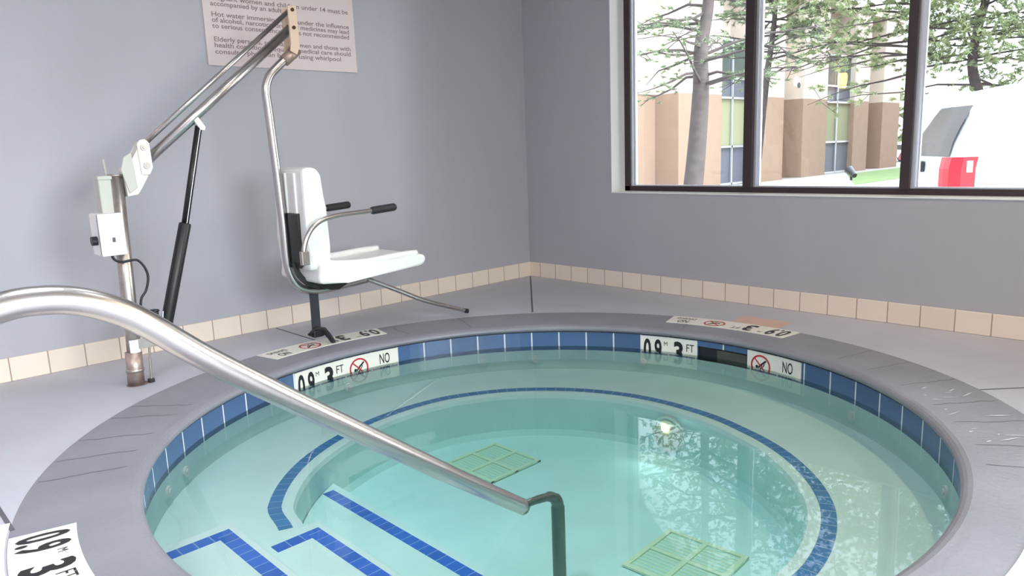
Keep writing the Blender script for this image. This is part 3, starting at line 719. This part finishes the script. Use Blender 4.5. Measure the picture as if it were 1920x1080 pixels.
for a, b in ((26.9, 29.6), (38.2, 42.0)):
    for (z0, z1, mm, nm) in ((GZ-.5, .75, M_spand, 'spandrel_panel'), (.85, 3.0, M_blind, 'lower_pane'), (3.1, 3.9, M_spand, 'middle_pane'), (4.0, 5.6, M_wg, 'upper_pane')):
        bp(nm, (a, 14.30, z0), (b, 14.4, z1), mm)
    w = bp('building_window_frame', (a, 14.2, GZ-.62), (a+.1, 14.35, 5.7), M_alu)
    for z in (GZ-.60, .75, 3.0, 3.9, 5.6): bp('transom', (a, 14.2, z), (b, 14.29, z+.1), M_alu)
    bp('frame_mullion', ((a+b)/2-.05, 14.2, GZ-.62), ((a+b)/2+.05, 14.28, 5.7), M_alu)
lf = obj('round_wall_light', disc(bmesh.new(), (34.3-35, 13.95-14.5, 3.95-GZ+.62), (0, 1, 0), .28, .12, 24), M_white, bld)
obj('light_lens', disc(bmesh.new(), (34.35-35, 13.88-14.5, 3.80-GZ+.62), (0, 1, 0), .15, .05, 20), M_wg, lf)

# unseen block added out of frame to the right to shade the building above
shade_block = thing('added_shade_block', 'tall unseen tan block added far off to the right to shade the building', 'building', (58, -12, GZ))
obj('wall', B((-33, -6, 0), (40, 6, 32)), M_st1, shade_block)
obj('roof_band', B((-33.4, -6.4, 32), (40.4, 6.4, 33)), M_st2, shade_block)
for k in range(6):
    for q in range(4): obj('window', B((-18+k*9.5, 6.0, 2+q*6.5), (-14+k*9.5, 6.08, 5+q*6.5)), M_wg, shade_block)

# van, rear end on the left
van = thing('white_van', 'white van parked outside the right window pane with a red tail light', 'van', (4.52, -1.63, GZ))
nx = Vector((.867, .498, 0)); ax = Vector((.498, -.867, 0)); up3 = Vector((0, 0, 1))
M_van = mat('white_car_paint', srgb(190, 193, 196), .25, coat=.5); M_vg = mat('tinted_rear_glass', srgb(70, 64, 62), .35, spec=.25)
def vpt(s, w, z): return ax*s+nx*w+up3*z
def van_half(w, s, z):
    """tumblehome: body narrows with height"""
    k = 0 if z < 1.1 else min(.16, (z-1.1)*.20); return w+(k if w < .9 else -k)
def vsec(prof, w0, w1, m, name, inset=0.0):
    bm = bmesh.new(); n = 10; rows = []
    for i in range(n+1):
        w = w0+(w1-w0)*i/n; u = (w-.9)/.9; bow = .10*(u*u)  # the rear is bowed in plan
        rows.append([bm.verts.new(vpt(s+(bow if s < 1.0 else 0), van_half(w, s, z) if i in (0, n) else w*1.0+(van_half(0, s, z) if w < .9 else -van_half(0, s, z))*abs(u), z - (.10*u**4 if z > 1.7 else 0))) for s, z in prof])
    for i in range(n):
        for k in range(len(prof)):
            k2 = (k+1) % len(prof); bm.faces.new((rows[i][k], rows[i][k2], rows[i+1][k2], rows[i+1][k]))
    bm.faces.new(rows[0]); bm.faces.new(rows[-1][::-1])
    return obj(name, bm, m, van)
vprof = [(.0, .35), (-.02, .80), (.0, 1.12), (.05, 1.28), (.17, 1.55), (.27, 1.72), (.45, 1.85), (.80, 1.91), (1.5, 1.92), (3.2, 1.90), (3.9, 1.45), (4.7, 1.15), (4.95, .9), (4.95, .35)]
vsec(vprof, 0, 1.8, M_van, 'body')
gprof = [(.055, 1.24), (.065, 1.25), (.235, 1.585), (.33, 1.70), (.26, 1.70), (.21, 1.60)]
g = bmesh.new()
rows = []
for i in range(9):
    w = .02+1.76*i/8; u = (w-.9)/.9; bow = .10*u*u-.012
    rows.append([g.verts.new(vpt(s+bow, w+(-u)*max(0, (z-1.1))*.20*abs(u)-(max(0, u)*(z-1.17)*.9), z)) for s, z in ((.010, 1.17), (.045, 1.31), (.105, 1.45), (.180, 1.60), (.235, 1.69))])
for i in range(8):
    for k in range(4): g.faces.new((rows[i][k], rows[i+1][k], rows[i+1][k+1], rows[i][k+1]))
obj('rear_glass', g, M_vg, van)
tl = bmesh.new(); z0, z1 = .70, 1.16
prof2 = [(.13, -.012), (.02+.08, -.02), (.06, .02), (.045, .12), (.05, .17)]
rows = [[tl.verts.new(vpt(s+(.02 if z > 1.1 else 0), w, z)) for s, w in [(.34, -.014), (.20, -.03), (.09, -.012), (.055, .06), (.035, .14)]] for z in (z0, z0+.15, z1-.12, z1)]
for i in range(3):
    for k in range(4): tl.faces.new((rows[i][k], rows[i+1][k], rows[i+1][k+1], rows[i][k+1]))
tlo = obj('tail_light', tl, mat('red_tail_lens', srgb(170, 16, 34), .3), van)
rv = bmesh.new(); rr = [[rv.verts.new(vpt(s, w, z)) for s, w in [(.31, -.022), (.25, -.030)]] for z in (1.0, 1.12)]
rv.faces.new((rr[0][0], rr[1][0], rr[1][1], rr[0][1])); obj('clear_lens', rv, mat('pink_clear_lens', srgb(240, 170, 165), .2), tlo)
dh = bmesh.new(); rr = [[dh.verts.new(vpt(.002, w, z)) for w in (.62, .80)] for z in (.98, 1.12)]
hnd = bmesh.new(); c0 = vpt(-.02, .70, 1.05)
bmh = B((-.02, -.10, -.06), (.02, .10, .06), .01)
h_o = obj('tailgate_handle', bmh, M_blk, van); h_o.location = c0; h_o.rotation_euler.z = math.atan2(ax.y, ax.x); dh.free(); hnd.free()
for s in (.85, 4.0):
    for w in (.05, 1.75):
        wo_ = obj('wheel', disc(bmesh.new(), vpt(s, w, .34), nx, .34, .22, 28), M_rubber, van)
        obj('hubcap', disc(bmesh.new(), vpt(s, w+(-.11 if w < 1 else .11), .34), nx, .19, .03, 20), M_alu, wo_)

# small parked cars far behind
def small_car(label, loc, rz, col):
    t = thing('parked_car', label, 'car', loc, 'cars parked beyond the building', rz)
    m = mat('car_paint', col, .3, coat=.4)
    pf = [(-2.1, .3), (-2.15, .75), (-1.7, .9), (-1.1, 1.4), (.6, 1.42), (1.2, .95), (2.0, .8), (2.15, .5), (2.1, .3)]
    obj('body', prism(bmesh.new(), pf, 1, -.85, .85, .05), m, t)
    obj('side_window', prism(bmesh.new(), [(-1.35, .95), (-1.0, 1.32), (.5, 1.34), (.95, .97)], 1, -.87, .87), M_vg, t)
    for x in (-1.35, 1.35): obj('wheel', disc(disc(bmesh.new(), (x, -.78, .32), (0, 1, 0), .32, .2), (x, .78, .32), (0, 1, 0), .32, .2), M_rubber, t)
small_car('maroon car parked furthest right beyond the building corner', (53, 12.8, GZ-.6), 1.2, srgb(150, 60, 70))
small_car('silver car parked beside the building corner', (60, 17.0, GZ-.62), 1.0, srgb(180, 186, 196))

# garden spotlight on the lawn
t = thing('garden_spotlight', 'small black spotlight standing on the lawn before the building', 'spotlight', (27.0, 8.1, gz(8.1)+.015))
obj('stem', T([(0, 0, 0), (.0, 0, .25)], .05), M_blk, t); obj('lamp_head', T([(-.15, -.2, .18), (.1, .15, .42)], [.10, .18], seg=16), M_blk, t)

# ---- trees
M_bark = mat('grey_brown_bark', srgb(66, 57, 54), .9, noise=.25, scale=6, bump=.6, bscale=14, stretch=(1, 1, 2))
M_needle = mat('green_needles', srgb(116, 130, 98), .7, noise=.2, scale=2)
M_needle2 = mat('yellow_green_leaves', srgb(146, 156, 112), .7, noise=.25, scale=1.5)
def tuft(V, F, c, d, n, L, w):
    """needle tuft as thin triangles"""
    for _ in range(n):
        v = Vector((random.gauss(0, 1), random.gauss(0, 1), random.gauss(0, 1)))
        v = (d*1.0+v*.55).normalized(); p = v.cross(Vector((random.gauss(0, 1), random.gauss(0, 1), random.gauss(0, 1)))).normalized()*w
        b = c+d*random.uniform(-.5, .5)*L; k = len(V); V += [b-p, b+p, b+v*L*random.uniform(.6, 1.1)]; F.append((k, k+1, k+2))
def mesh_from(name, V, F, m, parent):
    me = bpy.data.meshes.new(name); me.from_pydata([tuple(v) for v in V], [], F); me.update(); me.materials.append(m)
    o = bpy.data.objects.new(name, me); COL.objects.link(o); o.parent = parent; return o
def pine(label, base, path, r0, branches, seed, needle, L=.13, w=.006, n=16, zmin=1.6, reach=2.4, zmax=8.5, tufts=9, fill=None):
    random.seed(seed)
    t = thing('pine_tree' if needle is M_needle else 'leafy_tree', label, 'tree', base)
    P_ = [Vector(p)-Vector(base) for p in path]
    N = len(smooth_path(P_, 6)); obj('trunk', T(P_, [r0*(1-.75*i/(N-1)) for i in range(N)], seg=14, n=6), M_bark, t, smooth=True)
    SP = smooth_path(P_, 6); V, F = [], []; bb = bmesh.new()
    for b in range(branches):
        z = random.uniform(zmin, zmax); q = min(SP, key=lambda p: abs(p.z-z)); q = Vector((q.x, q.y, z))
        a = random.uniform(0, 2*PI) ; R_ = reach*(1-.55*(z-zmin)/(zmax-zmin))*random.uniform(.5, 1.1)
        dirn = Vector((math.cos(a), math.sin(a), random.uniform(-.15, .35)))
        pts = [q+dirn*R_*k/4+Vector((0, 0, -.12*R_*(k/4)**2+random.uniform(-.06, .06))) for k in range(5)]
        tube(bb, pts, [.028, .022, .016, .010, .005], seg=5, caps=False)
        for k in range(tufts):
            s = random.uniform(.35, 1.0); i = min(3, int(s*4)); c = pts[i].lerp(pts[i+1], s*4-i)
            side = Vector((random.gauss(0, 1), random.gauss(0, 1), random.gauss(0, .5)))*.20*R_*s
            tuft(V, F, c+side*.7, (dirn+side).normalized(), n, L, w)
            if random.random() < .5: tube(bb, [c, c+side*.7], .006, seg=4, caps=False)
    if fill:
        for _ in range(fill[0]):
            while True:
                v = Vector([random.uniform(-1, 1) for _ in range(3)])
                if v.length < 1: break
            c = Vector(fill[1])-Vector(base)+Vector((v.x*fill[2][0], v.y*fill[2][1], v.z*fill[2][2]))
            tuft(V, F, c, Vector((random.gauss(0, 1), random.gauss(0, 1), random.gauss(0, .6))).normalized(), n, L, w)
    obj('branches', bb, M_bark, t); mesh_from('foliage', V, F, needle, t)
    return t
def tb(x, y): return (x, y, gz(y))
pine('pine tree with a leaning grey trunk in the left window pane', tb(5.15, 1.88),
     [tb(5.15, 1.88), (5.47, 1.94, .41), (5.76, 2.01, 1.7), (5.84, 2.06, 2.4), (6.05, 2.07, 3.1), (6.15, 2.1, 4.6), (6.2, 2.1, 8.5)], .165, 80, 3, M_needle, L=.075, n=34, zmin=2.15, reach=1.9, zmax=8.4, tufts=12, w=.0045, fill=(900, (6.2, 2.2, 5.8), (2.2, 2.0, 2.5)))
pine('pine tree with a thin dark trunk just right of the first window mullion', tb(12.5, 4.7),
     [tb(12.5, 4.7), (12.83, 4.79, .55), (13.29, 4.85, 2.46), (13.76, 4.89, 4.37), (14.0, 4.9, 9)], .125, 80, 5, M_needle, L=.13, n=34, zmin=3.0, reach=2.4, zmax=9.2, tufts=12, w=.007, fill=(1700, (13.8, 5.4, 6.9), (3.2, 3.0, 3.0)))
pine('broad green tree crown hanging over the middle window pane', tb(14.0, 1.75),
     [tb(14.0, 1.75), (14.05, 1.75, 2.5), (14.1, 1.7, 5), (14.1, 1.7, 9)], .10, 90, 8, M_needle2, L=.13, n=34, zmin=2.7, reach=3.0, zmax=9.4, tufts=14, w=.010, fill=(3600, (13.6, 2.9, 6.6), (3.0, 3.2, 3.6)))
pine('big green tree rising behind the white van', tb(15.2, .4),
     [tb(15.2, .4), (14.9, .6, 1.5), (14.7, .8, 2.7), (14.9, .5, 5), (15, .4, 8.5)], .15, 90, 12, M_needle2, L=.13, n=34, zmin=2.3, reach=3.0, zmax=8.9, tufts=14, w=.010, fill=(3600, (15.2, .4, 5.6), (3.4, 2.6, 3.8)))
pine('green tree at the right edge of the photo behind the van roof', tb(14.0, -3.6),
     [tb(14.0, -3.6), (14.0, -3.6, 4), (14, -3.6, 8)], .18, 80, 14, M_needle, L=.14, n=34, zmin=2.2, reach=3.2, zmax=7.2, tufts=14, w=.010, fill=(1300, (14, -3.4, 4.4), (3.0, 2.8, 2.4)))
pine('distant green tree beyond the building corner', tb(62, 21),
     [tb(62, 21), (62, 21, 4), (62, 21, 7)], .25, 40, 17, M_needle2, L=.5, n=24, zmin=1.2, reach=4.0, zmax=7, tufts=10, w=.05, fill=(300, (62, 21, 4.0), (4.5, 4, 3)))
